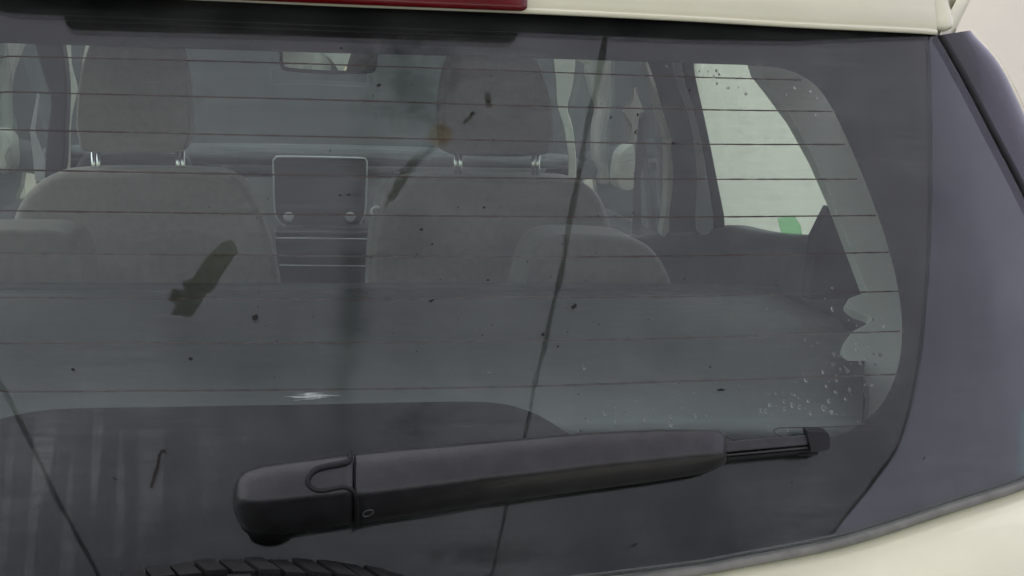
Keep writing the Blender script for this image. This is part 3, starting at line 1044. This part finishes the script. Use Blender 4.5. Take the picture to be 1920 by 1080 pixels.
def wfront(x, y):
    top = interp([(s[0], s[1]) for s in cap_st + arm_st], x)
    fold = interp([(s[0], s[2]) for s in cap_st + arm_st], x)
    bot = interp([(s[0], s[3]) for s in cap_st + arm_st], x)
    of = interp([(s[0], s[4]) for s in cap_st + arm_st], x)
    o = interp([(top - .2, of * .72), (top + 2, of * .93), (top + 7, of), (top * .6 + fold * .4, of * 1.03), (fold - 12, of * 1.06), (fold - 4, of * 1.05), (fold + 2, of), (fold * .6 + bot * .4, of * .8), (fold * .25 + bot * .75, of * .55), (bot, of * .34)], y)
    return gp(x, y, o)


sp = crom([(657, 850, 0), (657, 860, 0), (653, 866, 0), (640, 870, 0), (612, 875, 0), (593, 881, 0), (581, 891, 0), (577, 902, 0), (581, 912, 0), (592, 919, 0), (608, 920, 0), (640, 914, 0), (654, 916, 0), (664, 924, 0), (668, 938, 0), (669, 960, 0), (668, 984, 0)], 5)
bm = bmesh.new()
tube_bm(bm, [wfront(p.x, p.y) for p in sp], [.0015 + .0007 * math.sin(min(i / 40, 1) * math.pi) for i in range(len(sp))], 8)
wlink('hinge_gap', mesh_from(bm, 'hinge_gap'), 'rubber')
bm = bmesh.new()
c0 = wfront(690, 962)
ringp = []
for k in range(17):
    t = 2 * math.pi * k / 16
    ringp.append(wfront(690 + 10 * math.cos(t), 962 + 5.5 * math.sin(t) - 3 * math.cos(t)))
tube_bm(bm, ringp, .0006, 6)
wlink('hinge_pin', mesh_from(bm, 'hinge_pin'), 'mid_plastic')
bm = bmesh.new()
bmesh.ops.create_cone(bm, cap_ends=True, segments=24, radius1=.014, radius2=.012, depth=.022, matrix=Matrix.Translation(gp(506, 972, .009)) @ Matrix.Rotation(math.radians(-62), 4, 'X'))
wlink('pivot_boss', mesh_from(bm, 'pivot_boss'), 'rubber')


def bar(name, p0, p1, hpx0, hpx1, o0, o1, mat, b=.0008):
    """bar along the glass between two pixels, o0..o1 metres off the glass"""
    bm = bmesh.new()
    rows = []
    for k in range(13):
        t = k / 12
        x = p0[0] + (p1[0] - p0[0]) * t
        y = p0[1] + (p1[1] - p0[1]) * t
        h = hpx0 + (hpx1 - hpx0) * t
        rows.append([gp(x, y, o0), gp(x, y, o1), gp(x, y + h, o1), gp(x, y + h, o0)])
    bm.free()
    o = wlink(name, loft(rows, name, close_u=True, cap=True), mat, smooth=False)
    bv = o.modifiers.new('bevel', 'BEVEL')
    bv.width = b
    bv.segments = 2
    return o


bar('blade_spine', (1350, 829), (1516, 815), 20, 19, .006, .016, 'wiper')
bar('blade_rib', (1350, 852.5), (1516, 837.5), 4, 4, .006, .0155, 'wiper')
bar('blade_rib', (1350, 858.5), (1518, 843), 5, 5, .004, .014, 'rubber')
bar('rubber_lip', (1350, 862), (1520, 846), 4, 4, .0006, .008, 'rubber', .0004)
cap_px = [(1514, 812), (1520, 809.5), (1540, 810), (1551, 812), (1556, 818), (1557, 836), (1553, 844), (1540, 846), (1523, 848), (1519, 836)]
capo = [gp(p.x, p.y, .0185) for p in crom([(x, y, 0) for x, y in cap_px], 4, True)]
o = prism('blade_end_cap', capo, (0, .010, .001), 'rubber', None, .0022, 3)
o.parent = wiper
o.matrix_parent_inverse = Matrix.Translation(-wiper.location)
bar('rubber_lip', (1496, 850), (1535, 847), 5, 6, .002, .010, 'rubber')

# --- spare wheel on the tailgate
apex = at_y(452, 1045, .80)
TR = .375
tc = Vector((apex.x, .72, apex.z - TR))
spare = empty('spare_wheel', tc, '', '')
del spare['category']
spare['label'] = 'spare wheel with a chunky black tyre on the tailgate'
spare.parent = car
spare.matrix_parent_inverse = Matrix.Translation(-Vector(car.location))


def slink(name, mesh, mat):
    o = link(name, mesh, mat, None)
    o.parent = spare
    o.matrix_parent_inverse = Matrix.Translation(-spare.location)
    return o


prof = [(-.085, TR - .145), (-.105, TR - .095), (-.11, TR - .055), (-.10, TR - .021), (-.085, TR - .009), (-.04, TR - .0055), (.04, TR - .0055), (.085, TR - .009), (.10, TR - .021), (.11, TR - .055), (.105, TR - .095), (.085, TR - .145)]
SEG = 120
rows = []
for y, r in prof:
    rows.append([tc + Vector((r * math.sin(2 * math.pi * k / SEG), y, r * math.cos(2 * math.pi * k / SEG))) for k in range(SEG)])
slink('tyre', loft(rows, 'tyre', close_u=True), 'tyre')
bm = bmesh.new()
NB = 150
for k in range(NB):
    for (ya, yb, sh) in ((-.104, -.062, 0), (-.054, -.004, .5), (.004, .052, .2), (.060, .104, .7)):
        a0 = 2 * math.pi * (k + sh + .06) / NB
        a1 = 2 * math.pi * (k + sh + random.uniform(.80, .92)) / NB
        sk = .03 * (1 if ya < 0 else -1)
        vs = []
        for r0 in (TR - .019, TR + random.uniform(-.0016, .0006)):
            for (a_, y_) in ((a0, ya), (a1, ya), (a1 + sk, yb), (a0 + sk, yb)):
                rr = r0 - (.009 if abs(y_) > .09 else 0)
                vs.append(bm.verts.new(tc + Vector((rr * math.sin(a_), y_, rr * math.cos(a_)))))
        for f in ((0, 1, 2, 3), (4, 7, 6, 5), (0, 4, 5, 1), (1, 5, 6, 2), (2, 6, 7, 3), (3, 7, 4, 0)):
            bm.faces.new([vs[i] for i in f])
o = slink('tread', mesh_from(bm, 'tread'), 'tyre')
for p in o.data.polygons:
    p.use_smooth = False
rows = [[tc + Vector((r * math.sin(2 * math.pi * k / 48), y, r * math.cos(2 * math.pi * k / 48))) for k in range(48)] for y, r in ((-.08, TR - .14), (-.07, .20), (-.05, .17), (-.075, .10), (-.085, .05), (-.086, .001))]
slink('wheel_disc', loft(rows, 'wheel_disc', close_u=True), 'silver')

# ------------------------------------------------------------------ water drops, dirt
drops = [(1250, 125, 3), (1343, 133, 3), (1348, 140, 3.4), (1338, 144, 3.5), (1327, 134, 2.2), (1375, 147, 3), (1388, 145, 2.4), (1344, 157, 2.5), (1365, 165, 3.5), (1384, 164, 2), (1398, 176, 3.5), (1490, 164, 3), (1476, 178, 3), (1520, 171, 2.8), (1515, 176, 2), (1532, 183, 2), (1530, 216, 2.2), (1311, 134, 2),
         (1560, 541, 3.5), (1547, 560, 3), (1560, 580, 4), (1590, 575, 2.5), (1610, 539, 2.5), (1637, 599, 2.8), (1650, 599, 3), (1658, 613, 3), (1633, 569, 2.5),
         (1563, 665, 4), (1606, 657, 4), (1612, 681, 4.2), (1560, 683, 4), (1588, 695, 4.6), (1543, 698, 3.8), (1575, 693, 3), (1568, 714, 3.5), (1511, 713, 4), (1549, 724, 2.8), (1566, 735, 2.6), (1569, 737, 3.4), (1592, 731, 4), (1585, 748, 3), (1554, 753, 3.4), (1470, 753, 3.6), (1443, 760, 4), (1427, 770, 4.2), (1436, 771, 3.4), (1485, 760, 4), (1499, 764, 3.4), (1456, 763, 3), (1471, 767, 3), (1515, 752, 3), (1544, 766, 5.8), (1558, 774, 5), (1519, 775, 3),
         (1484, 739, 3.4), (1441, 739, 3), (1455, 738, 2.6), (1468, 735, 2.4), (1498, 748, 3), (1630, 723, 3.4), (1635, 722, 3), (1650, 666, 4.2), (1638, 664, 3), (1641, 684, 2.6), (1624, 673, 2.6), (1477, 807, 3), (1508, 806, 3),
         (1098, 773, 2.8), (1097, 787, 3.2), (1104, 788, 3), (1088, 810, 3.2), (1100, 806, 2), (1152, 765, 2.4), (1154, 777, 3.8), (1154, 790, 2.4), (1172, 774, 2.2), (1134, 775, 3.4), (1208, 786, 2.6), (1258, 795, 4.5), (1258, 782, 2.6), (1278, 766, 3.4), (1304, 780, 3.4), (1193, 753, 2.4), (1325, 779, 2),
         (907, 697, 3.6), (919, 697, 3.6), (1092, 684, 2.6), (1096, 690, 3), (1106, 684, 3)]
NBIG = len(drops)
for _ in range(60):
    x, y = random.gauss(1560, 60), random.gauss(700, 70)
    if 1380 < x < 1685 and 500 < y < 800:
        drops.append((x, y, random.uniform(1.2, 2.6)))
for _ in range(26):
    drops.append((random.uniform(1080, 1480), random.uniform(700, 800), random.uniform(1.0, 2.2)))
bm = bmesh.new()
for di, (x, y, r) in enumerate(drops):
    hk = 1.45 if di < NBIG else 1.0
    p = gp(x, y)
    if not in_hole(p.x, p.z):
        continue
    n = gnormal(p.x, p.z)
    rr = r * .95 / FPX * .92
    q = n.to_track_quat('Z', 'Y').to_matrix().to_4x4()
    rr *= 1.12 if di < NBIG else .9
    sx, sy = random.uniform(.85, 1.15), random.uniform(.9, 1.3)
    prev = None
    SN = 14
    rings = []
    for (a, h) in ((1, 0), (.97, .13), (.86, .25), (.64, .345), (.34, .395)):
        rings.append([bm.verts.new(p + n * .0001 + q.to_3x3() @ Vector((rr * a * sx * math.cos(2 * math.pi * k / SN), rr * a * sy * math.sin(2 * math.pi * k / SN), rr * h * hk))) for k in range(SN)])
    tip = bm.verts.new(p + n * (.0001 + rr * .415 * hk))
    for A, B in zip(rings, rings[1:]):
        for k in range(SN):
            bm.faces.new((A[k], A[(k + 1) % SN], B[(k + 1) % SN], B[k]))
    for k in range(SN):
        bm.faces.new((rings[-1][k], rings[-1][(k + 1) % SN], tip))
    bm.faces.new([bm.verts.new(v.co) for v in reversed(rings[0])])
o = link('water_drops', mesh_from(bm, 'water_drops'), 'water')
o['kind'] = 'stuff'
o['label'] = 'clear water drops scattered on the right of the rear window'
o['category'] = 'water drops'


def blob(bm, x, y, r, off=.0004, asp=1.0, rot=0.0, n=11):
    vs = []
    for k in range(n):
        t = 2 * math.pi * k / n
        rr = r * random.uniform(.55, 1.2)
        u, v = rr * math.cos(t), rr * asp * math.sin(t)
        vs.append(bm.verts.new(gp(x + u * math.cos(rot) - v * math.sin(rot), y + u * math.sin(rot) + v * math.cos(rot), off)))
    c = bm.verts.new(gp(x, y, off + .0006))
    for k in range(n):
        bm.faces.new((vs[k], vs[(k + 1) % n], c))


bm = bmesh.new()
for (x, y, r, a, t) in ((478, 595, 6, .9, 0), (1353, 731, 8, .35, .05), (1077, 574, 7, .6, -.6), (1733, 860, 5, .4, -.9), (1190, 1022, 6, .5, -.6), (755, 70, 11, .4, .1), (1262, 268, 3, .8, 0), (1196, 215, 4, .5, 1.3), (640, 90, 3, .7, 0), (357, 673, 5, .7, 0), (137, 693, 4, .8, .3), (215, 897, 6, .5, .4),
                        (916, 190, 6, .5, 1.3), (710, 160, 5, .7, -.4), (1018, 627, 4, .8, 0), (1046, 650, 3, .8, 0), (905, 628, 3, .5, .5), (885, 213, 5, .7, -.6), (1192, 247, 6, .3, -1.0), (1146, 220, 3, .7, 0), (790, 430, 4, .7, 0), (908, 389, 3, .8, 0), (810, 458, 4, .4, -.6), (1486, 905, 3, .8, 0), (654, 365, 4, .4, 0), (637, 366, 4, .3, .0), (915, 525, 4, .5, 0), (809, 564, 6, .5, -.3)):
    blob(bm, x, y, r, asp=a, rot=t)
for path, w in (([(307, 843, 0), (300, 850, 0), (296, 870, 0), (290, 890, 0), (283, 915, 0)], 3.0), ([(307, 843, 0), (311, 850, 0)], 2.5)):
    pp = crom(path, 5)
    for p, q in zip(pp, pp[1:]):
        bm.faces.new([bm.verts.new(gp(u.x + d_, u.y, .0004)) for u, d_ in ((p, -w), (p, w), (q, w * .95), (q, -w * .95))])
for _ in range(110):
    x, y = random.uniform(380, 1350), random.uniform(90, 760)
    p = gp(x, y)
    if in_hole(p.x, p.z):
        blob(bm, x, y, random.uniform(.8, 2.0), asp=.8, rot=random.uniform(0, 3), n=7)
o = link('dirt_specks', mesh_from(bm, 'dirt_specks'), 'dirt')
o['kind'] = 'stuff'
o['label'] = 'tiny dark dirt specks stuck on the rear window'
o['category'] = 'dirt'
bm = bmesh.new()
for _ in range(40):
    x0 = random.gauss(582, 16)
    y0 = random.gauss(742, 3.5)
    l = random.uniform(6, 26)
    w = random.uniform(.25, .7)
    sl = random.uniform(-.08, .06)
    vs = [gp(x0 - l, y0 - l * sl, .0004), gp(x0, y0 - w, .0004), gp(x0 + l, y0 + l * sl, .0004), gp(x0, y0 + w, .0004)]
    bm.faces.new([bm.verts.new(v) for v in vs])
o = link('scuff_mark', mesh_from(bm, 'scuff_mark'), 'pale_dirt')
o['kind'] = 'stuff'
o['label'] = 'pale brushed scuff low on the rear window above the wiper'
o['category'] = 'scuff'
